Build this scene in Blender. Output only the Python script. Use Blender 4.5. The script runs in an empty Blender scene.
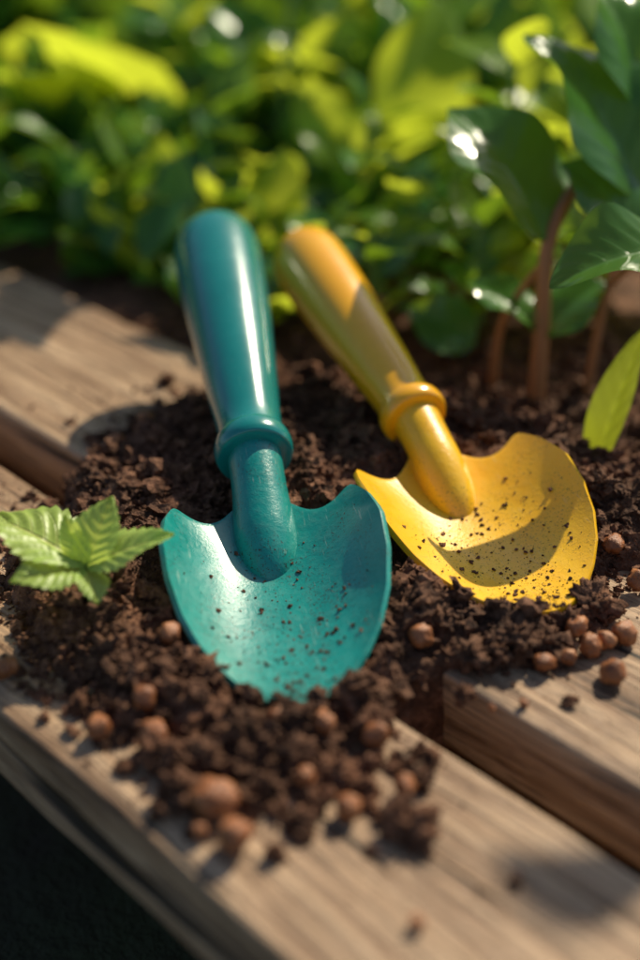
import bpy, math, random, bmesh
import numpy as np
from mathutils import Vector, Matrix, noise
random.seed(7); rng=np.random.default_rng(11)
CM=0.01
sc=bpy.context.scene
sc.view_settings.view_transform='Standard'; sc.view_settings.look='None'; sc.view_settings.exposure=0
# ------------------------------------------------------------ materials
def newmat(name):
    m=bpy.data.materials.new(name); m.use_nodes=True
    nt=m.node_tree; nt.nodes.clear()
    out=nt.nodes.new('ShaderNodeOutputMaterial')
    return m,nt,out
def N(nt,t,**kw):
    return nt.nodes.new(t)
def L(nt,a,b): nt.links.new(a,b)
def ramp(nt,fac,stops,interp='LINEAR'):
    r=nt.nodes.new('ShaderNodeValToRGB'); r.color_ramp.interpolation=interp
    e=r.color_ramp.elements
    while len(e)<len(stops): e.new(0.5)
    for i,(p,c) in enumerate(stops):
        e[i].position=p; e[i].color=(c[0],c[1],c[2],1) if not isinstance(c,(int,float)) else (c,c,c,1)
    L(nt,fac,r.inputs[0]); return r
def texnoise(nt,vec,scale,detail=6,rough=.6,dist=0):
    n=N(nt,'ShaderNodeTexNoise'); n.inputs['Scale'].default_value=scale
    n.inputs['Detail'].default_value=detail; n.inputs['Roughness'].default_value=rough
    n.inputs['Distortion'].default_value=dist
    if vec is not None: L(nt,vec,n.inputs['Vector'])
    return n
def mapping(nt,vec,scale,loc=(0,0,0)):
    m=N(nt,'ShaderNodeMapping'); m.inputs['Scale'].default_value=scale; m.inputs['Location'].default_value=loc
    L(nt,vec,m.inputs['Vector']); return m
def mix(nt,fac,a,b,typ='MIX'):
    m=N(nt,'ShaderNodeMix'); m.data_type='RGBA'; m.blend_type=typ
    for s,v in ((0,fac),(6,a),(7,b)):
        if hasattr(v,'node'): L(nt,v,m.inputs[s])
        else: m.inputs[s].default_value=v if s==0 else (*v,1)
    return m.outputs[2]
def math_(nt,op,a,b=0.0):
    m=N(nt,'ShaderNodeMath'); m.operation=op
    for i,v in enumerate((a,b)):
        if hasattr(v,'node'): L(nt,v,m.inputs[i])
        else: m.inputs[i].default_value=v
    return m.outputs[0]
def bump(nt,h,strength,dist,prev=None):
    b=N(nt,'ShaderNodeBump'); b.inputs['Strength'].default_value=strength; b.inputs['Distance'].default_value=dist
    L(nt,h,b.inputs['Height'])
    if prev is not None: L(nt,prev,b.inputs['Normal'])
    return b.outputs[0]

def mat_wood(name,seed):
    m,nt,out=newmat(name); p=N(nt,'ShaderNodeBsdfPrincipled'); L(nt,p.outputs[0],out.inputs[0])
    tc=N(nt,'ShaderNodeTexCoord').outputs['Object']
    warp=texnoise(nt,mapping(nt,tc,(5,18,18),(seed,0,0)).outputs[0],1.0,2,.5)
    wv=N(nt,'ShaderNodeVectorMath'); wv.operation='MULTIPLY_ADD'
    L(nt,warp.outputs['Color'],wv.inputs[0]); wv.inputs[1].default_value=(0,.022,.022); L(nt,tc,wv.inputs[2])
    g1=texnoise(nt,mapping(nt,wv.outputs[0],(6,190,190),(seed,0,0)).outputs[0],1,4,.65)
    g2=texnoise(nt,mapping(nt,wv.outputs[0],(22,800,800),(seed,3,0)).outputs[0],1,3,.7)
    blot=texnoise(nt,mapping(nt,tc,(9,22,22),(seed,5,0)).outputs[0],1,3,.6)
    c=ramp(nt,g1.outputs[0],[(.30,(.15,.080,.040)),(.43,(.40,.245,.14)),(.57,(.62,.425,.265)),(.78,(.72,.52,.34))])
    f=ramp(nt,g2.outputs[0],[(.34,.36),(.56,1.0)])
    col=mix(nt,.8,c.outputs[0],f.outputs[0],'MULTIPLY')
    b=ramp(nt,blot.outputs[0],[(.35,(.60,.52,.45)),(.6,(1,.97,.93))])
    col=mix(nt,.75,col,b.outputs[0],'MULTIPLY')
    crack=texnoise(nt,mapping(nt,wv.outputs[0],(3.2,150,150),(seed+9,1,0)).outputs[0],1,2,.5)
    ck=ramp(nt,crack.outputs[0],[(.31,1.0),(.36,0.0)])
    col=mix(nt,ck.outputs[0],col,(.03,.02,.013))
    dn=texnoise(nt,tc,420,3,.7); dk=ramp(nt,dn.outputs[0],[(.62,0.0),(.7,1.0)])
    dm=ramp(nt,blot.outputs[0],[(.42,0.0),(.62,1.0)])
    col=mix(nt,math_(nt,'MULTIPLY',math_(nt,'MULTIPLY',dk.outputs[0],dm.outputs[0]),.8),col,(.05,.026,.014))
    L(nt,col,p.inputs['Base Color']); p.inputs['Roughness'].default_value=.52
    h=math_(nt,'ADD',g1.outputs[0],math_(nt,'MULTIPLY',g2.outputs[0],.45))
    h=math_(nt,'SUBTRACT',h,ck.outputs[0])
    L(nt,bump(nt,h,1,.0026),p.inputs['Normal'])
    return m
def mat_soil(name):
    m,nt,out=newmat(name); p=N(nt,'ShaderNodeBsdfPrincipled'); L(nt,p.outputs[0],out.inputs[0])
    tc=N(nt,'ShaderNodeTexCoord').outputs['Object']
    n1=texnoise(nt,tc,170,4,.7); n2=texnoise(nt,tc,1000,2,.75); n3=texnoise(nt,tc,30,1,.6)
    c=ramp(nt,n1.outputs[0],[(.32,(.050,.021,.011)),(.5,(.150,.070,.038)),(.68,(.32,.165,.095))])
    c2=ramp(nt,n3.outputs[0],[(.35,(.6,.58,.56)),(.65,(1.1,1.0,.95))])
    col=mix(nt,1,c.outputs[0],c2.outputs[0],'MULTIPLY')
    f=ramp(nt,n2.outputs[0],[(.62,0.0),(.7,1.0)])
    col=mix(nt,math_(nt,'MULTIPLY',f.outputs[0],.4),col,(.42,.25,.15))
    L(nt,col,p.inputs['Base Color']); p.inputs['Roughness'].default_value=.85
    p.inputs['Specular IOR Level'].default_value=.3
    b=bump(nt,math_(nt,'ADD',n1.outputs[0],math_(nt,'MULTIPLY',n2.outputs[0],.35)),1,.0025)
    L(nt,b,p.inputs['Normal']); return m
def mat_leaf(name,dark,light,trans,rough=.35,tfac=.45,vein=.5,vfreq=9,bm=.5):
    m,nt,out=newmat(name)
    p=N(nt,'ShaderNodeBsdfPrincipled'); tr=N(nt,'ShaderNodeBsdfTranslucent'); ms=N(nt,'ShaderNodeMixShader')
    at=N(nt,'ShaderNodeAttribute'); at.attribute_name='tint'
    uv=N(nt,'ShaderNodeUVMap').outputs[0]; sp=N(nt,'ShaderNodeSeparateXYZ'); L(nt,uv,sp.inputs[0])
    ax=math_(nt,'ABSOLUTE',math_(nt,'SUBTRACT',sp.outputs[0],.5))
    mid=ramp(nt,ax,[(.008,1.0),(.03,0.0)])
    ph=math_(nt,'MULTIPLY',math_(nt,'SUBTRACT',sp.outputs[1],math_(nt,'MULTIPLY',math_(nt,'POWER',ax,1.3),.9)),vfreq)
    fr=math_(nt,'ABSOLUTE',math_(nt,'SUBTRACT',math_(nt,'FRACT',ph),.5))
    sv=ramp(nt,fr,[(.02,1.0),(.09,0.0)]); fade=ramp(nt,ax,[(.1,1.0),(.45,0.0)])
    vv=math_(nt,'MAXIMUM',mid.outputs[0],math_(nt,'MULTIPLY',math_(nt,'MULTIPLY',sv.outputs[0],fade.outputs[0]),.55))
    tc=N(nt,'ShaderNodeTexCoord').outputs['Object']
    n=texnoise(nt,tc,90,2,.6)
    f=math_(nt,'ADD',math_(nt,'MULTIPLY',at.outputs['Fac'],.75),math_(nt,'MULTIPLY',n.outputs[0],.3))
    col=ramp(nt,f,[(.1,dark),(.95,light)]).outputs[0]
    lc=tuple(min(1,x*1.7+.03) for x in light)
    col=mix(nt,math_(nt,'MULTIPLY',vv,vein),col,lc)
    L(nt,col,p.inputs['Base Color']); p.inputs['Roughness'].default_value=rough
    tcol=ramp(nt,f,[(.1,tuple(x*.5 for x in trans)),(.95,trans)]).outputs[0]
    tcol=mix(nt,math_(nt,'MULTIPLY',vv,.35),tcol,tuple(x*.6 for x in trans))
    L(nt,tcol,tr.inputs[0])
    L(nt,bump(nt,math_(nt,'SUBTRACT',n.outputs[0],math_(nt,'MULTIPLY',vv,.5)),bm,.0012),p.inputs['Normal'])
    ms.inputs[0].default_value=tfac; L(nt,p.outputs[0],ms.inputs[1]); L(nt,tr.outputs[0],ms.inputs[2]); L(nt,ms.outputs[0],out.inputs[0])
    return m
def mat_paint(name,c1,c2,rough,dust,dustcol,bumps=.3,coat=.3):
    m,nt,out=newmat(name); p=N(nt,'ShaderNodeBsdfPrincipled'); L(nt,p.outputs[0],out.inputs[0])
    tc=N(nt,'ShaderNodeTexCoord').outputs['Object']
    a=texnoise(nt,tc,45,3,.65,.5); b=texnoise(nt,tc,1100,3,.75); c=texnoise(nt,tc,330,4,.7)
    sc1=texnoise(nt,mapping(nt,tc,(900,60,300)).outputs[0],1,2,.6)
    col=mix(nt,ramp(nt,a.outputs[0],[(.3,0.0),(.7,1.0)]).outputs[0],c1,c2)
    df=math_(nt,'MULTIPLY',ramp(nt,c.outputs[0],[(.45,0.0),(.75,1.0)]).outputs[0],dust)
    col=mix(nt,df,col,dustcol)
    sk=math_(nt,'MULTIPLY',ramp(nt,b.outputs[0],[(.575,0.0),(.63,1.0)]).outputs[0],min(1,dust*3.5))
    msk=ramp(nt,texnoise(nt,tc,60,3,.6).outputs[0],[(.42,0.0),(.58,1.0)]).outputs[0]
    col=mix(nt,math_(nt,'MULTIPLY',sk,msk),col,(.05,.028,.016))
    ss=math_(nt,'MULTIPLY',ramp(nt,sc1.outputs[0],[(.66,0.0),(.72,1.0)]).outputs[0],dust*.9)
    col=mix(nt,ss,col,(.55,.6,.5))
    L(nt,col,p.inputs['Base Color'])
    r=math_(nt,'ADD',math_(nt,'MULTIPLY',a.outputs[0],.2),rough-.1); r=math_(nt,'ADD',r,math_(nt,'MULTIPLY',df,.4))
    L(nt,r,p.inputs['Roughness'])
    p.inputs['Coat Weight'].default_value=coat; p.inputs['Coat Roughness'].default_value=.14
    bb=bump(nt,math_(nt,'ADD',c.outputs[0],math_(nt,'MULTIPLY',b.outputs[0],.5)),bumps,.0006); L(nt,bb,p.inputs['Normal'])
    return m
def mat_pebble(name):
    m,nt,out=newmat(name); p=N(nt,'ShaderNodeBsdfPrincipled'); L(nt,p.outputs[0],out.inputs[0])
    tc=N(nt,'ShaderNodeTexCoord').outputs['Object']
    a=texnoise(nt,tc,110,4,.65); b=texnoise(nt,tc,800,3,.7)
    c=ramp(nt,a.outputs[0],[(.3,(.20,.060,.018)),(.55,(.40,.145,.048)),(.75,(.56,.26,.11))])
    col=mix(nt,math_(nt,'MULTIPLY',ramp(nt,b.outputs[0],[(.56,0.0),(.66,1.0)]).outputs[0],.65),c.outputs[0],(.07,.03,.016))
    L(nt,col,p.inputs['Base Color']); p.inputs['Roughness'].default_value=.45
    L(nt,bump(nt,math_(nt,'ADD',a.outputs[0],math_(nt,'MULTIPLY',b.outputs[0],.5)),.9,.0012),p.inputs['Normal']); return m
def mat_stem(name,c1,c2):
    m,nt,out=newmat(name); p=N(nt,'ShaderNodeBsdfPrincipled'); L(nt,p.outputs[0],out.inputs[0])
    tc=N(nt,'ShaderNodeTexCoord').outputs['Object']
    a=texnoise(nt,mapping(nt,tc,(300,300,60)).outputs[0],1,3,.6)
    L(nt,mix(nt,a.outputs[0],c1,c2),p.inputs['Base Color']); p.inputs['Roughness'].default_value=.5
    L(nt,bump(nt,a.outputs[0],.4,.0006),p.inputs['Normal']); return m

M_soil=mat_soil('soil')
M_basil=mat_leaf('basil_leaf',(.03,.12,.025),(.095,.27,.04),(.40,.64,.03),.22,.36,.25,6,.3)
M_bright=mat_leaf('young_leaf',(.08,.22,.02),(.20,.38,.03),(.86,.96,.06),.30,.60,.2,7,.3)
M_seed=mat_leaf('seedling_leaf',(.36,.56,.10),(.54,.72,.17),(.90,1.0,.18),.38,.42,.8,8,1.0)
M_stemred=mat_stem('red_stem',(.46,.17,.06),(.28,.14,.045))
M_stemgr=mat_stem('green_stem',(.12,.24,.05),(.20,.30,.07))
M_teal=mat_paint('teal_enamel',(.001,.235,.205),(.004,.31,.265),.31,.30,(.14,.38,.32),.35,.4)
M_tealh=mat_paint('teal_plastic',(.001,.195,.18),(.001,.23,.21),.24,.04,(.1,.3,.3),.08,.7)
M_yel=mat_paint('yellow_enamel',(.97,.49,.005),(1.0,.57,.010),.32,.17,(.85,.56,.14),.35,.4)
M_yelh=mat_paint('yellow_plastic',(.97,.43,.004),(.99,.48,.006),.26,.02,(.7,.5,.2),.08,.7)
M_peb=mat_pebble('clay_pebble')

# ------------------------------------------------------------ mesh helpers (cm -> m)
def make_obj(name,V,F,mats,parent=None,uv=None,tint=None,midx=None,smooth=True,loc=(0,0,0),rotz=0):
    me=bpy.data.meshes.new(name); V=np.asarray(V,float)*CM
    me.from_pydata(V.tolist(),[],F if isinstance(F,list) else F.tolist())
    for m in mats: me.materials.append(m)
    if smooth is True: me.polygons.foreach_set('use_smooth',[True]*len(me.polygons))
    elif smooth is not False: me.polygons.foreach_set('use_smooth',smooth)
    if midx is not None: me.polygons.foreach_set('material_index',midx)
    if uv is not None:
        l=me.uv_layers.new(name='UVMap'); vi=np.zeros(len(me.loops),int); me.loops.foreach_get('vertex_index',vi)
        l.data.foreach_set('uv',np.asarray(uv,float)[vi].ravel())
    if tint is not None:
        a=me.attributes.new('tint','FLOAT','POINT'); a.data.foreach_set('value',np.asarray(tint,float))
    me.update()
    o=bpy.data.objects.new(name,me); sc.collection.objects.link(o)
    o.location=Vector(loc)*CM; o.rotation_euler=(0,0,rotz)
    if parent: o.parent=parent
    return o
def empty(name,loc=(0,0,0),rotz=0):
    e=bpy.data.objects.new(name,None); e.empty_display_size=.02; sc.collection.objects.link(e)
    e.location=Vector(loc)*CM; e.rotation_euler=(0,0,rotz); return e
class Acc:
    def __init__(s): s.V=[];s.F=[];s.UV=[];s.T=[];s.MI=[];s.SM=[];s.n=0
    def add(s,V,F,uv=None,t=.5,mi=0,sm=True):
        V=np.asarray(V,float); F=np.asarray(F,int)+s.n
        s.V.append(V); s.F+=F.tolist(); s.MI+=[mi]*len(F); s.SM+=[sm]*len(F)
        s.UV.append(np.zeros((len(V),2)) if uv is None else uv); s.T.append(np.full(len(V),t)); s.n+=len(V)
    def obj(s,name,mats,**k):
        return make_obj(name,np.concatenate(s.V),s.F,mats,uv=np.concatenate(s.UV),tint=np.concatenate(s.T),midx=s.MI,smooth=s.SM,**k)
def gridfaces(nr,nc):
    i=np.arange(nr-1)[:,None]; j=np.arange(nc-1)[None,:]
    a=i*nc+j; return np.stack([a,a+1,a+nc+1,a+nc],-1).reshape(-1,4)
def tube(path,radii,nseg=16):
    P=[Vector(p) for p in path]; V=[]; n=len(P)
    ref=Vector((1,0.01,0.02))
    for i in range(n):
        t=(P[min(i+1,n-1)]-P[max(i-1,0)]).normalized()
        r=ref if abs(t.dot(ref.normalized()))<.9 else Vector((0,1,0))
        a=t.cross(r).normalized(); b=t.cross(a).normalized()
        for k in range(nseg):
            th=2*math.pi*k/nseg; V.append(P[i]+(a*math.cos(th)+b*math.sin(th))*radii[i])
    F=[]
    for i in range(n-1):
        for k in range(nseg):
            k2=(k+1)%nseg; F.append((i*nseg+k,i*nseg+k2,(i+1)*nseg+k2,(i+1)*nseg+k))
    return [tuple(v) for v in V],F
def smoothpath(keys,n):
    keys=np.array(keys,float); m=len(keys); out=[]
    for x in np.linspace(0,m-1,n):
        i=min(int(x),m-2); t=x-i
        p0=keys[max(i-1,0)];p1=keys[i];p2=keys[i+1];p3=keys[min(i+2,m-1)]
        out.append(.5*((2*p1)+(-p0+p2)*t+(2*p0-5*p1+4*p2-p3)*t*t+(-p0+3*p1-3*p2+p3)*t**3))
    return np.array(out)

# ------------------------------------------------------------ leaf
def leaf_local(nl,nw,serr=0,fold=.18,curl=.25,puff=.05,wave=.03,nser=9,shape=.85):
    V=[];UV=[]
    ph=random.random()*6
    for i in range(nl):
        t=i/(nl-1)
        w=.5*(math.sin(math.pi*t**.80)**shape if 0<t<1 else 0.0)
        w=max(w,.012)
        for j in range(nw):
            a=-1+2*j/(nw-1); ww=w
            if serr and abs(a)>.9: ww=w*(1+serr*(((t*nser)%1.0)-.35)) if .06<t<.97 else w
            x=a*ww
            z=fold*abs(x)-curl*t*t + puff*math.sin(math.pi*min(1,abs(a)))*(.5+.5*math.cos((t-.3*abs(a))*math.pi*14)) + wave*math.sin(t*7+ph+(2 if a>0 else 0))*abs(a)**2*math.sin(math.pi*t)
            V.append((x,t,z)); UV.append((.5+a*.5,t))
    return np.array(V),gridfaces(nl,nw),np.array(UV)
def add_leaf(acc,base,tip,width,up=(0,-.35,.9),mi=0,tint=.5,res=(12,7),**k):
    base=Vector(base);tip=Vector(tip); ax=tip-base; Ln=ax.length; y=ax.normalized()
    u=Vector(up); x=y.cross(u).normalized(); z=x.cross(y).normalized()
    V,F,UV=leaf_local(res[0],res[1],**k)
    c=k.get('curl',.25)
    V=V.copy(); V[:,2]+=c*V[:,1]
    R=np.array([[x.x,x.y,x.z],[y.x,y.y,y.z],[z.x,z.y,z.z]])
    S=V*np.array([width,Ln,min(Ln,width*1.6)])
    W=S@R+np.array(base)
    acc.add(W,F,UV,tint,mi)
def add_stem(acc,keys,r0,r1,mi,n=10,seg=8):
    P=smoothpath(keys,n); rr=np.linspace(r0,r1,n)
    V,F=tube(P,rr,seg); acc.add(V,F,None,.5,mi)

# ------------------------------------------------------------ planks
DX=Vector((.7,-.714,0)).normalized(); NX=Vector((.714,.7,0)).normalized()
ROT=math.atan2(DX.y,DX.x)
def plank(name,n0,n1,ztop,th,mat,a0=-150,a1=90,seed=0):
    w=n1-n0; r=.2
    prof=[]
    for cx,cy,a in ((w-r,-r,0),(r,-r,90),(r,-th+r,180),(w-r,-th+r,270)):
        for q in range(5):
            an=math.radians(a+90*q/4); prof.append((cx+r*math.cos(an),cy+r*math.sin(an)))
    P=[]
    m=len(prof)
    for i in range(m):
        p=prof[i];q=prof[(i+1)%m]; d=math.hypot(q[0]-p[0],q[1]-p[1]); k=max(1,int(d/.6))
        for s in range(k): P.append((p[0]+(q[0]-p[0])*s/k,p[1]+(q[1]-p[1])*s/k))
    xs=np.arange(a0,a1+.01,.5); V=[];m=len(P)
    for x in xs:
        for (y,z) in P:
            nz=noise.fractal(Vector((x*.12+seed,y*.9,z*.9)),.8,2,3)
            ed=1 if (y<.5 or y>w-.5) else .3
            chip=min(0,noise.noise(Vector((x*.9+seed*3,y*.5,z*2)))+.25)*.28*(1 if (ed==1 and z>-.5) else 0)
            V.append((x,y+nz*.07*ed-(chip if y<.5 else -chip)*.6,z+nz*.05+chip*.7))
    F=[]
    for i in range(len(xs)-1):
        for k in range(m):
            k2=(k+1)%m; F.append((i*m+k,i*m+k2,(i+1)*m+k2,(i+1)*m+k))
    F.append(tuple(range(m-1,-1,-1))); F.append(tuple((len(xs)-1)*m+k for k in range(m)))
    return make_obj(name,V,F,[mat],loc=tuple(NX*n0+Vector((0,0,ztop))),rotz=ROT)
plank('wooden_plank',13.6,21.9,0,3.1,mat_wood('weathered_wood',2.9),seed=3)
plank('wooden_plank',24.6,34.6,0,2.9,mat_wood('weathered_wood_b',7.7),seed=8)
plank('raised_bed_board',20.1,21.8,-3.5,10.6,mat_wood('weathered_wood_c',4.1),seed=14)

# ------------------------------------------------------------ trowels
class Trowel:
    def __init__(s,org,deg,Lb,Wm,z0,zt,curl,roll=0): 
        s.org=Vector((org[0],org[1],0)); s.rot=-math.radians(180-deg); s.L=Lb;s.Wm=Wm;s.z0=z0;s.zt=zt;s.curl=curl; s.roll=roll
    def W(s,t):
        ks=[(0,.865),(.03,.90),(.12,.955),(.3,1.0),(.45,.98),(.6,.90),(.72,.775),(.82,.61),(.90,.44),(.955,.285),(.985,.16),(1,.0)]
        for (a,b),(c,d) in zip(ks,ks[1:]):
            if t<=c: return s.Wm*(b+(d-b)*(t-a)/(c-a))
        return 0
    def back(s,a):
        a=abs(a)
        f=.34*math.sin(math.pi*min(1,(1-a)/.62))**1.2 if a>.38 else 0
        g=-1.4*math.exp(-(a/.30)**2.2)
        c=.16*max(0,(a-.92)/.08)**2
        return f+g+c
    def pt(s,t,a):
        x=a*s.W(t); y=t*s.L+s.back(a)*(1-t)**4
        zc=s.z0+(s.zt-s.z0)*t + -.55*math.sin(math.pi*min(1,t))
        pr=(.72+.28*math.sin(min(1,t/.36)*math.pi/2))*(1-.32*max(0,(t-.25)/.75))
        z=zc+s.curl*abs(x/s.Wm)**2.3*pr
        rid=math.exp(-(x/1.25)**2)*max(0,1-t/.34)**1.5*.65
        return x,y,z+rid+s.roll*x
    def local(s,x,y):
        v=Matrix.Rotation(-s.rot,3,'Z')@(Vector((x,y,0))-s.org); return v.x,v.y
    def z_at(s,x,y,margin=0):
        lx,ly=s.local(x,y)
        if ly<-.9 or ly>s.L+margin: return None
        t=min(1,max(0,ly/s.L)); w=max(s.W(t),.01)
        if abs(lx)>w+margin: return None
        a=max(-1,min(1,lx/w)); return s.pt(t,a)[2]
teal=Trowel((-2.05,38.1),9.5,9.5,3.65,1.25,.70,2.3,-.06)
yell=Trowel((4.45,41.6),21.5,8.9,3.90,1.30,.85,2.0,-.03)

def build_trowel(name,T,mblade,mhandle,neck,handle):
    root=empty(name,tuple(T.org),T.rot)
    nr,nc=64,57; V=[]
    for i in range(nr):
        t=math.sin(math.pi/2*(i/(nr-1)))
        for j in range(nc):
            a=math.sin(math.pi/2*(-1+2*j/(nc-1))); V.append(T.pt(min(t,.9995),a))
    b=make_obj('blade',V,gridfaces(nr,nc),[mblade],parent=root)
    md=b.modifiers.new('th','SOLIDIFY'); md.thickness=.0020; md.offset=-1
    md=b.modifiers.new('bv','BEVEL'); md.width=.0006; md.segments=2; md.limit_method='ANGLE'; md.angle_limit=math.radians(50)
    P=smoothpath(neck,40); Vn,Fn=tube([(0,p[0],p[1]) for p in P],[max(.01,p[2]) for p in P],28)
    make_obj('neck',Vn,Fn,[mblade],parent=root)
    P=smoothpath(handle,90); Vn,Fn=tube([(0,p[0],p[1]) for p in P],[max(.005,p[2]) for p in P],40)
    make_obj('handle',Vn,Fn,[mhandle],parent=root)
    return root
def handle_keys(y0,z0,y1,z1,rc,r0,r1):
    k=[]
    def at(f): return (y0+(y1-y0)*f, z0+(z1-z0)*f)
    prof=[(-.012,.6),(-.010,rc*.86),(0,rc*.97),(.018,rc),(.040,rc*.97),(.052,rc*.90),(.062,r0),(.12,r0*.985),(.25,r0+(r1-r0)*.22),(.40,r0+(r1-r0)*.48),(.55,r0+(r1-r0)*.74),(.70,r0+(r1-r0)*.93),(.82,r1),(.90,r1*.985),(.95,r1*.90),(.98,r1*.70),(.995,r1*.40),(1.0,.01)]
    for f,r in prof:
        y,z=at(f); k.append((y,z,r))
    return k
build_trowel('garden_trowel',teal,M_teal,M_tealh,
   [(2.7,-.45,.10),(2.4,-.15,.6),(1.8,.38,.98),(.9,1.02,1.12),(0,1.60,1.07),(-.8,2.12,1.0),(-1.8,2.65,1.0),(-2.4,2.9,1.04)],
   handle_keys(-2.1,2.85,-16.8,6.3,1.47,1.26,1.90))
build_trowel('garden_trowel',yell,M_yel,M_yelh,
   [(2.5,-.2,.10),(2.2,.12,.52),(1.6,.62,.86),(.8,1.25,.97),(0,1.80,.95),(-.8,2.2,.91),(-1.7,2.55,.94),(-2.3,2.75,.97)],
   handle_keys(-2.0,2.7,-14.8,5.4,1.36,1.16,1.66))

# ------------------------------------------------------------ soil
def sstep(a,b,x):
    t=np.clip((x-a)/(b-a),0,1); return t*t*(3-2*t)
blobs=[(-1.1,26.8,2.3,.60),(-3.5,26.8,1.7,.58),(-5.9,30.2,2.2,.80),(-8.4,32.8,1.5,.55),(-7.4,34.4,2.2,1.9),(-4.0,31.0,2.3,1.0),
 (.9,29.0,1.9,.95),(-2.5,29.0,2.2,.85),(-7.0,39.5,3.0,1.5),(-7.2,43.0,3.2,1.4),(-4.5,46.0,3.4,1.4),(2.6,32.8,2.2,1.3),(4.0,35.3,2.4,1.3),(6.3,32.9,1.5,1.4),(8.6,33.6,1.4,.8),
 (-1,36,5,1.3),(0,41,5,1.5),(3,46,5,1.5),(-1,48,5,1.2),(7,44,4.5,1.4),(6,39,3.5,1.1),(9.5,39,2.5,1.2),(11,42,4,1.4),(-10.5,35.5,1.2,.6),(-5.5,35,2.5,1.2),(-8.8,37.2,2,1.1)]
def smooth_h(X,Y):
    n=X*NX.x+Y*NX.y; a=X*DX.x+Y*DX.y
    S=np.zeros_like(X)
    for bx,by,r,A in blobs: S=S+A*np.exp(-((X-bx)**2+(Y-by)**2)/(r*r))
    S=S*(1+.28*np.sin(X*1.7+np.sin(Y*1.3)*1.5)*np.cos(Y*1.9+X*.6))
    S=np.where(S>1.7,1.7+(S-1.7)*.35,S)
    H=-.75+S
    gap=(n>21.7)&(n<25.3)
    H=np.where(gap,H-8*(1-sstep(.35,1.0,S)),H)
    bed=n>34.6
    bedh=-.8+.5*sstep(36,44,n)
    H=np.where(bed,np.maximum(H,bedh),np.maximum(H,np.where(gap,-9,-1.4)))
    return H,n,a
def rough_h(x,y,H):
    k=1.0 if H>-.6 else .4
    v=noise.fractal(Vector((x*.6,y*.6,1.7)),.5,2.3,6)*.42
    v+=(abs(noise.noise(Vector((x*2.2,y*2.2,4.3))))-.25)*.35
    return v*k
st=.19
av=np.arange(-76,-1,st); nv=np.arange(14.35,60,st)
A_,N_=np.meshgrid(av,nv,indexing='ij')
GX=A_*DX.x+N_*NX.x; GY=A_*DX.y+N_*NX.y
H,nn,aa=smooth_h(GX,GY)
Hf=H.ravel().copy(); gx=GX.ravel(); gy=GY.ravel()
for i in range(len(Hf)):
    if Hf[i]>-1.35:
        Hf[i]+=rough_h(gx[i],gy[i],Hf[i])
        if gy[i]<46:
            for T in (teal,yell):
                z=T.z_at(gx[i],gy[i],.15)
                if z is not None: Hf[i]=min(Hf[i],z-.42)
Hf=Hf.reshape(H.shape)
edge=np.minimum(sstep(-76,-70,A_),np.minimum(1-sstep(-7,-2,A_),1-sstep(54,59.5,N_)))
Hf=np.where(nn>34.6,Hf*edge-2.6*(1-edge),Hf)
soil=Acc()
soil.add(np.stack([gx,gy,Hf.ravel()],-1),gridfaces(len(av),len(nv)))
def ico(sub):
    bm=bmesh.new(); bmesh.ops.create_icosphere(bm,subdivisions=sub,radius=1)
    V=np.array([v.co[:] for v in bm.verts]); F=np.array([[v.index for v in f.verts] for f in bm.faces]); bm.free(); return V,F
def lump(sub,amp,freq,seed,vor=0):
    V,F=ico(sub); out=[]
    for v in V:
        p=Vector(v); d=1+amp*noise.fractal(p*freq+Vector((seed*7.1,seed*3.3,seed)),.5,2.3,5)
        if vor:
            q,_=noise.voronoi(p*3.2+Vector((seed,seed*2,0))); d+=vor*(.45-q[0])
        out.append(p*max(.35,d))
    return np.array(out),F
crA=[lump(1,.8,1.5,k) for k in range(8)]
crB=[lump(2,1.0,1.5,k+20,.2) for k in range(14)]
crC=[lump(4,.75,1.5,k+40,.75) for k in range(9)]
def rotm():
    q=rng.normal(size=4); q/=np.linalg.norm(q); w,x,y,z=q
    return np.array([[1-2*(y*y+z*z),2*(x*y-z*w),2*(x*z+y*w)],[2*(x*y+z*w),1-2*(x*x+z*z),2*(y*z-x*w)],[2*(x*z-y*w),2*(y*z+x*w),1-2*(x*x+y*y)]])
def put(acc,var,p,r,sq=.8,sm=False):
    V,F=var[rng.integers(len(var))]
    W=(V*r*rng.uniform(.65,1.3,3))@rotm(); W[:,2]*=sq
    acc.add(W+np.array(p),F,sm=sm)
def surf(x,y):
    h,n,a=smooth_h(np.array([x]),np.array([y])); h=float(h[0]); n=float(n[0])
    hr=h+rough_h(x,y,h) if h>-1.35 else h
    return h,hr,n,((13.6<n<21.9) or (24.6<n<34.6))
def covered(x,y,m): return any(T.z_at(x,y,m) is not None for T in (teal,yell))
cnt=0;tries=0
while cnt<12000 and tries<60000:
    tries+=1
    x=rng.uniform(-17,15); y=rng.uniform(22,62)
    if y>48 and rng.random()<.55: continue
    h,hr,n,onp=surf(x,y)
    if n<14.5: continue
    big=1
    if onp:
        p=float(sstep(-.62,.05,np.array(h)))
        if rng.random()>p**1.2: continue
        if h<0 and hr<0: big=.7
        z=max(hr,0)
    else:
        if h<-1.3: continue
        z=hr
    if covered(x,y,.2): continue
    r=.05*(1-rng.random())**(-.58); r=min(r,.33)*big
    put(soil,crB if r>.085 else crA,(x,y,z+r*.3),r,.85,False); cnt+=1
for i in range(7500):
    x=rng.uniform(-13,12.5); y=rng.uniform(21,52); h,hr,n,onp=surf(x,y)
    if not onp or n<14.1 or h>0: continue
    if rng.random()>.08+.9*float(sstep(-.77,-.42,np.array(h))): continue
    if covered(x,y,.1): continue
    r=.02*(1-rng.random())**(-.65); r=min(r,.19); put(soil,crA if r<.07 else crB,(x,y,.02+r*.4),r)
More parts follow.
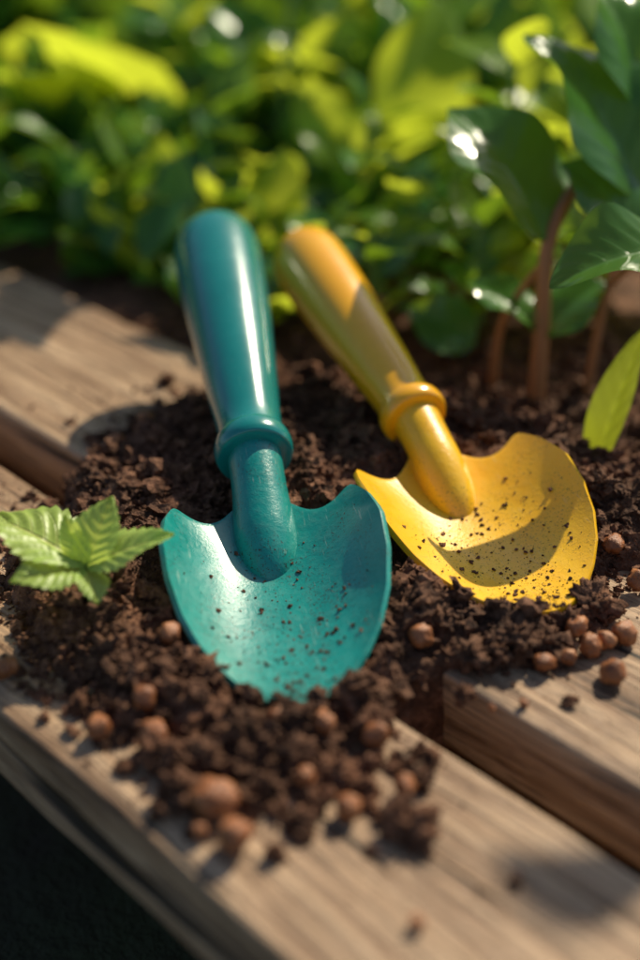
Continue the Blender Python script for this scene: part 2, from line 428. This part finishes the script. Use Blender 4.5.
for x,y,r,z in [(2.4,24.3,.62,.35),(-3.7,25.5,.5,.4),(-2.0,27.9,.6,.5),(-.6,26.8,.45,.5),(1.3,28.3,.5,.5),(4.9,31.5,.6,.45),(6.3,32.0,.65,.65),(5.6,31.6,.42,.4),
   (7.2,32.1,.45,.5),(9.2,34.2,.65,.55),(3.8,33.6,.6,.5),(-4.0,30.2,.65,.5),(-6.9,34.0,.75,1.3),(-7.9,33.4,.65,1.1),(-6.6,31.2,.55,.6),(-5.2,33.2,.5,.8),
   (-5.4,29.6,.45,.5),(-2.9,28.6,.5,.6),(-7.1,52,.4,.2),(-8.2,41.5,.6,.6),(-6.2,40.5,.55,.6),(-7,44.5,.7,.5),(2.6,36.0,.5,.6),(1.6,29.2,.45,.6),(-4.6,27.0,.38,.35),(-6.9,36.9,.6,.8),
   (3.1,41.0,.5,.8),(10.6,38.6,.5,.5),(-1.6,25.6,.42,.35),(-8.0,35.6,.6,1.2),(8.1,33.2,.42,.4),(-.5,24.6,.3,.2),(3.2,27.0,.28,.2),(4.4,29.8,.25,.2),(-4.4,24.9,.3,.2),(7.6,29.6,.2,.15)]:
    if covered(x,y,.2): continue
    put(soil,crC,(x,y,z),r,.85,True)
for i in range(140):
    x=rng.uniform(-8.5,3.6); y=rng.uniform(23.4,31.5); h,hr,n,onp=surf(x,y)
    if n<14.6 or n>21.5 or covered(x,y,.3): continue
    if h<-.69: continue
    r=rng.uniform(.12,.36); put(soil,crC,(x,y,max(hr,0)+r*.4),r,.9,True)
for i in range(120):
    x=rng.uniform(-12,15); y=rng.uniform(38,60); h,hr,n,onp=surf(x,y)
    if h<-.1 and onp or h<-1: continue
    if covered(x,y,.5): continue
    r=rng.uniform(.25,.6); put(soil,crC,(x,y,hr+r*.2),r,.85,True)
soil.obj('potting_soil',[M_soil])
roots=[o for o in sc.objects if o.name.startswith('garden_trowel')]
for T,root in zip((teal,yell),roots):
    ac=Acc()
    for i in range(1700):
        t=1-rng.random()**1.3*.85; a=rng.normal(-.05,.42)
        if abs(a)>.93: continue
        if t<.3 and rng.random()<.6: continue
        x,y,z=T.pt(min(t,.985),a); r=.008*(1-rng.random())**(-.6); r=min(r,.07)
        put(ac,crA if r<.05 else crB,(x,y,z+r*.3),r,.7)
    ac.obj('soil_specks',[M_soil],parent=root)

# ------------------------------------------------------------ pebbles
pb=Acc(); pv=[lump(3,.30,1.1,k+70) for k in range(7)]
for x,y,r,z in [(-6.5,28.1,.42,.42),(-4.8,27.6,.46,.6),(-5.2,28.8,.38,.85),(-4.7,31.5,.40,1.2),(-2.85,25.0,.56,.60),(-2.25,23.8,.50,.50),(.76,24.9,.37,.36),(2.35,25.8,.32,.34),
   (3.2,31.9,.43,.85),(1.6,27.5,.38,.6),(7.05,31.2,.34,.34),(8.66,32,.36,.38),(9.25,32.3,.33,.36),(9.9,32.65,.40,.40),(9.1,30.7,.38,.36),(8.35,32.9,.36,.5),(10.45,37.4,.45,.75),
   (10.95,35.5,.42,.5),(-9.8,30.8,.4,.42),(2.4,21.2,.2,.18),(-7.4,47.3,.42,.6),(-3.2,24.2,.26,.26),(-8.4,45.3,.36,.6),(.1,27.9,.34,.75),(-1.2,28.2,.31,.75),(6.2,29.5,.15,.13),(5.2,29.3,.12,.1),(-.4,26.0,.28,.45),(7.9,31.5,.27,.3)]:
    V,F=pv[rng.integers(7)]; W=(V*r*rng.uniform(.80,1.12,3))@rotm(); pb.add(W+np.array((x,y,z+.03)),F)
pb.obj('clay_pebbles',[M_peb])

# ------------------------------------------------------------ seedling
sd=Acc(); b=(-7.45,33.15,2.6)
add_stem(sd,[(-7.35,33.2,.8),(-7.4,33.1,1.7),(-7.45,33.15,2.65)],.17,.13,1)
ks=dict(serr=.20,nser=10,fold=.14,curl=.20,puff=.045,wave=.05,res=(81,17),shape=.85)
add_leaf(sd,b,(-10.9,34.9,3.5),2.7,up=(.25,.0,1),tint=.65,**ks)
add_leaf(sd,b,(-9.6,31.9,2.9),1.7,up=(.15,-.15,1),tint=.5,**ks)
add_leaf(sd,b,(-6.6,34.3,4.6),1.6,up=(-.4,-1,.35),tint=1.0,**ks)
add_leaf(sd,b,(-4.6,33.4,3.7),1.8,up=(.1,-.10,1),tint=.85,**ks)
add_leaf(sd,b,(-6.9,31.6,2.3),1.1,up=(.2,.1,1),tint=.7,**ks)
add_leaf(sd,b,(-8.2,34.2,4.0),1.0,up=(-.1,-.9,.4),tint=1.0,**ks)
sd.obj('seedling',[M_seed,M_stemgr])

# ------------------------------------------------------------ hero basil plant (right)
hb=Acc(); kk=dict(fold=.24,curl=.36,puff=.010,wave=.09,res=(56,17),shape=.72)
add_stem(hb,[(9.7,50.4,-1.2),(9.7,50.7,3),(9.8,51.4,7.2),(11.5,53.5,9.5),(14.5,56,11.5)],.42,.2,1,18,12)
add_stem(hb,[(12.2,51.5,-1),(12.6,52,4),(13.8,53,8.5)],.24,.16,1,12)
add_stem(hb,[(8.0,52.5,-1),(8.2,52.3,3),(9.6,51.2,6.2)],.22,.16,1,12)
add_leaf(hb,(9.5,51.1,7.2),(5.7,56.0,11.6),5.9,up=(.45,-.50,.72),tint=.45,**kk)
add_leaf(hb,(13.8,53,8.4),(9.0,57.6,14.4),6.6,up=(.5,-.52,.7),tint=.45,**kk)
add_leaf(hb,(13.9,51.6,7.0),(10.2,52.8,10.0),3.9,up=(.35,-.5,.75),tint=.45,**kk)
add_leaf(hb,(13.8,45.6,8.8),(8.5,43.6,8.0),3.7,up=(.15,-.25,.95),tint=.5,**kk)
add_stem(hb,[(12.8,51.9,5),(13.8,48.5,8.0),(13.8,45.6,8.8)],.14,.1,1)
add_leaf(hb,(9.6,50.7,3.2),(6.6,53.0,4.6),2.6,up=(.1,-.2,.95),tint=.7,**kk)
add_leaf(hb,(9.7,50.7,3.0),(12.6,52.4,4.9),2.8,up=(.1,-.2,.95),tint=.5,**kk)
add_leaf(hb,(14.2,55.8,11.3),(12.0,60.5,16.5),4.6,up=(.4,-.5,.7),tint=.8,**kk)
hb.obj('basil_plant',[M_basil,M_stemred])
ys=Acc()
add_leaf(ys,(11.1,44.2,-.2),(12.9,45.8,5.6),1.6,up=(-.6,-.7,.3),tint=.05,fold=.4,curl=.30,res=(30,11),shape=.7)
add_stem(ys,[(11.1,44.3,-1.2),(11.1,44.2,0)],.2,.13,1)
ys.obj('young_sprout',[M_bright,M_stemgr])

# ------------------------------------------------------------ other plants
def plant(name,x,y,z0,height,nodes,leafL,lead=(),lo=0.2,res=(12,7),tintr=(.2,.9),spread=1.0,r=.3,brt=.4):
    ac=Acc(); hx=random.uniform(-.15,.15)*height; hy=random.uniform(-.1,.1)*height
    keys=[(x,y,z0),(x+hx*.3,y+hy*.3,z0+height*.4),(x+hx,y+hy,z0+height)]
    add_stem(ac,keys,r,r*.5,2,10,8); P=smoothpath(keys,60)
    ang=random.random()*6.28
    for k in range(nodes):
        f=lo+(1-lo)*(k+.5)/nodes; p=P[int(f*59)]; ang+=math.pi/2+random.uniform(-.4,.4)
        for s in (0,math.pi):
            an=ang+s+random.uniform(-.3,.3); el=random.uniform(.05,.75)*(1 if f<.8 else 1.5)
            Ls=leafL*random.uniform(.65,1.15)*(1-.35*f)
            d=Vector((math.cos(an)*math.cos(el),math.sin(an)*math.cos(el),math.sin(el)))
            b=Vector(p)+d*.15*leafL; t=b+d*Ls*spread
            add_stem(ac,[tuple(p),tuple((Vector(p)+b)/2+Vector((0,0,.1))),tuple(b)],.1,.07,2,4,5)
            add_leaf(ac,b,t,Ls*random.uniform(.55,.72),up=(0,0,1) if el<.9 else (math.cos(an+3.14),math.sin(an+3.14),.3),mi=0 if random.random()>brt else 1,
               tint=random.uniform(*tintr),res=res,fold=.2,curl=random.uniform(.15,.45),puff=.02)
    for (b,t,w,up,tn,mi) in lead:
        add_leaf(ac,b,t,w,up=up,mi=mi,tint=tn,res=(20,9),fold=.25,curl=.35,puff=.0,wave=.08,shape=.75)
        q=Vector(b)+(Vector((x,y,z0))-Vector(b))*.5; 
        add_stem(ac,[(x+.3,y,z0),tuple(q+Vector((0,0,.5))),b],.16,.08,2,8,6)
    return ac.obj(name,[M_basil,M_bright,M_stemgr])
random.seed(41)
plant('basil_plant',3.2,73,-1,8,5,5.5,lead=[((4.2,75,5.0),(7.4,79.5,12.4),5.8,(.3,-.9,.4),1.0,1),((2.5,73,3.5),(-1.5,76,8.2),3.8,(0,-.8,.6),.9,1),((4,73,3),(9.5,73.5,6.5),4.4,(0,-.7,.7),.6,1)],tintr=(.3,.9))
plant('basil_plant',-1.5,84,-1,9,5,6.0,lead=[((-1.4,87,1.5),(-3.8,91,7.6),5.6,(0,-.9,.4),1.0,1),((0,78,.5),(-7.6,79,2.2),3.6,(.2,-.2,.95),.3,0)])
plant('basil_plant',-6.5,77.0,-1.5,4,3,4.0,lead=[((-6.2,76,-.6),(-10.4,77,1.0),3.4,(0,-.7,.7),1.0,1)])
plant('basil_plant',6.5,57.0,-1,4.0,3,3.6,lead=[((7.4,55.2,.6),(4.2,56,2.2),3.0,(0,-.7,.7),.5,0)],tintr=(.2,.7))
plant('basil_plant',2.6,60.5,-1,5.5,4,4.4,tintr=(.2,.8))
plant('basil_plant',4.5,65,-1,7,5,5,tintr=(.2,.8),brt=.6)
plant('basil_plant',0.4,64,-1,4.5,4,4.2,tintr=(.2,.8),brt=.5)
plant('basil_plant',8.2,60,-1,6,4,4.6,tintr=(.2,.9),brt=.6)
plant('basil_plant',13.5,60,-1,9,5,5.2,tintr=(.3,.9),brt=.6)
plant('basil_plant',11,67,-1,12,6,6.8,tintr=(.5,1),brt=.9)
plant('basil_plant',18.5,66,-1,14,7,6.4,tintr=(.3,1),brt=.7)
plant('basil_plant',-2.2,66,-1,4.0,3,4.2,tintr=(.3,.9))
plant('basil_plant',-4.5,70,-1,4.5,4,4.6,tintr=(.3,.9))
plant('basil_plant',17,78,-1,15,7,7.5,tintr=(.5,1),brt=.9)
plant('basil_plant',-14,76,-1.5,6,5,6,tintr=(.1,.6),brt=.2)
plant('basil_plant',-20,75,-1.5,7,5,6,tintr=(.1,.6),brt=.2)
plant('basil_plant',-9,92,-1.5,11,6,7,tintr=(.3,1))
plant('basil_plant',7,90,-1.5,15,7,8,tintr=(.5,1),brt=.9)
plant('basil_plant',24,56,-1.5,10,6,6,tintr=(.2,.8))
plant('dapple_caster',4,86,-1.5,33,7,7,lo=.66,r=.3,spread=.9)  # added with the next one: leaves above the view dapple the back plank
plant('dapple_caster',-3,82,-1.5,27,5,6,lo=.70,r=.3,spread=.9)
plant('dapple_caster',57,88,-1.5,78,5,7,lo=.78,r=.5,spread=.9)  # added out of view to throw leaf shadows onto the front plank

def mass(name,n,xr,yr,hfun,lmin,lmax,seed,bright=.4,keep=None):
    random.seed(seed); ac=Acc()
    for i in range(n):
        x=random.uniform(*xr); y=random.uniform(*yr); hm=hfun(x,y)
        if hm<1 or (keep and not keep(x,y)): continue
        z=-1.5+hm*random.random()**.7
        an=random.random()*6.28; el=random.uniform(-.3,1.2); Ls=random.uniform(lmin,lmax)
        d=Vector((math.cos(an)*math.cos(el),math.sin(an)*math.cos(el),math.sin(el)))
        b=Vector((x,y,z))
        cl=noise.noise(Vector((x*.07,y*.07,9)))
        add_leaf(ac,b,b+d*Ls,Ls*random.uniform(.5,.75),up=(random.uniform(-.4,.4),random.uniform(-.4,.4),1),mi=1 if random.random()<bright+cl*1.0+max(-.25,min(.25,(x+5)*.012)) else 0,
           tint=random.random(),res=(6,5),fold=.25,curl=random.uniform(.1,.5),puff=0)
    return ac.obj(name,[M_basil,M_bright])
def hclump(x,y):
    v=noise.noise(Vector((x*.05,y*.05,3)))*.5+.5
    return max(0,(6+(y-85)*.12)*(.3+1.4*v))
mass('background_foliage',3300,(-70,80),(84,185),hclump,5.5,11,3,.48)
mass('low_foliage',1000,(-42,14),(58,90),lambda x,y:3+max(0,(y-68)*.2),2.8,5.5,5,.3,keep=lambda x,y:x*NX.x+y*NX.y>37.5 and (x<-2 or y>66))
mass('hedge',2200,(-260,260),(205,270),lambda x,y:75,14,24,9,.4)

# ------------------------------------------------------------ garden bed & ground
xs=np.arange(-400,400,3.5); ns=np.concatenate([[21.9,23.3,26.0],np.arange(28.5,330,3.5)]); V=[]
for a in xs:
    for n in ns:
        p=DX*a+NX*n; zz=-9.5 if n<27 else (-4.2 if n<29 else -2.2)
        V.append((p.x,p.y,zz+.5*noise.fractal(Vector((p.x*.2,p.y*.2,2)),.8,2,4)))
make_obj('garden_bed',V,gridfaces(len(xs),len(ns)),[M_soil])
def mat_ground():
    m,nt,out=newmat('ground_earth'); p=N(nt,'ShaderNodeBsdfPrincipled'); L(nt,p.outputs[0],out.inputs[0])
    tc=N(nt,'ShaderNodeTexCoord').outputs['Object']; a=texnoise(nt,tc,6,6,.7); b=texnoise(nt,tc,80,4,.7)
    c=ramp(nt,a.outputs[0],[(.35,(.03,.022,.013)),(.6,(.035,.045,.014))]); L(nt,c.outputs[0],p.inputs['Base Color'])
    p.inputs['Roughness'].default_value=.95; L(nt,bump(nt,b.outputs[0],1,.01),p.inputs['Normal']); return m
make_obj('ground',[(-60000,-60000,-14),(60000,-60000,-14),(60000,60000,-14),(-60000,60000,-14)],[(0,1,2,3)],[mat_ground()],smooth=False)

# ------------------------------------------------------------ light
AZ=math.radians(36); EL=math.radians(42)
S=Vector((math.sin(AZ)*math.cos(EL),math.cos(AZ)*math.cos(EL),math.sin(EL)))
sd_=bpy.data.lights.new('sun','SUN'); sd_.energy=5; sd_.angle=math.radians(.5); sd_.color=(1,.90,.69)
so=bpy.data.objects.new('sun',sd_); sc.collection.objects.link(so); so.rotation_euler=S.to_track_quat('Z','Y').to_euler(); so.location=S*5
w=bpy.data.worlds.new('World'); sc.world=w; w.use_nodes=True; nt=w.node_tree; nt.nodes.clear()
sky=nt.nodes.new('ShaderNodeTexSky'); sky.sky_type='NISHITA'; sky.sun_disc=False; sky.sun_elevation=EL; sky.sun_rotation=AZ
bg=nt.nodes.new('ShaderNodeBackground'); bg.inputs[1].default_value=.10; wo=nt.nodes.new('ShaderNodeOutputWorld')
nt.links.new(sky.outputs[0],bg.inputs[0]); nt.links.new(bg.outputs[0],wo.inputs[0])

# ------------------------------------------------------------ camera
cd=bpy.data.cameras.new('camera'); cam=bpy.data.objects.new('camera',cd); sc.collection.objects.link(cam); sc.camera=cam
cam.location=(0,0,.25); cam.rotation_euler=(math.radians(60),0,0)
cd.sensor_fit='VERTICAL'; cd.sensor_height=36; cd.sensor_width=24; cd.lens=46.9
cd.clip_start=.01; cd.clip_end=2000
cd.dof.use_dof=True; cd.dof.focus_distance=.435; cd.dof.aperture_fstop=3.0; cd.dof.aperture_blades=0
print('crumbs',cnt,tries)
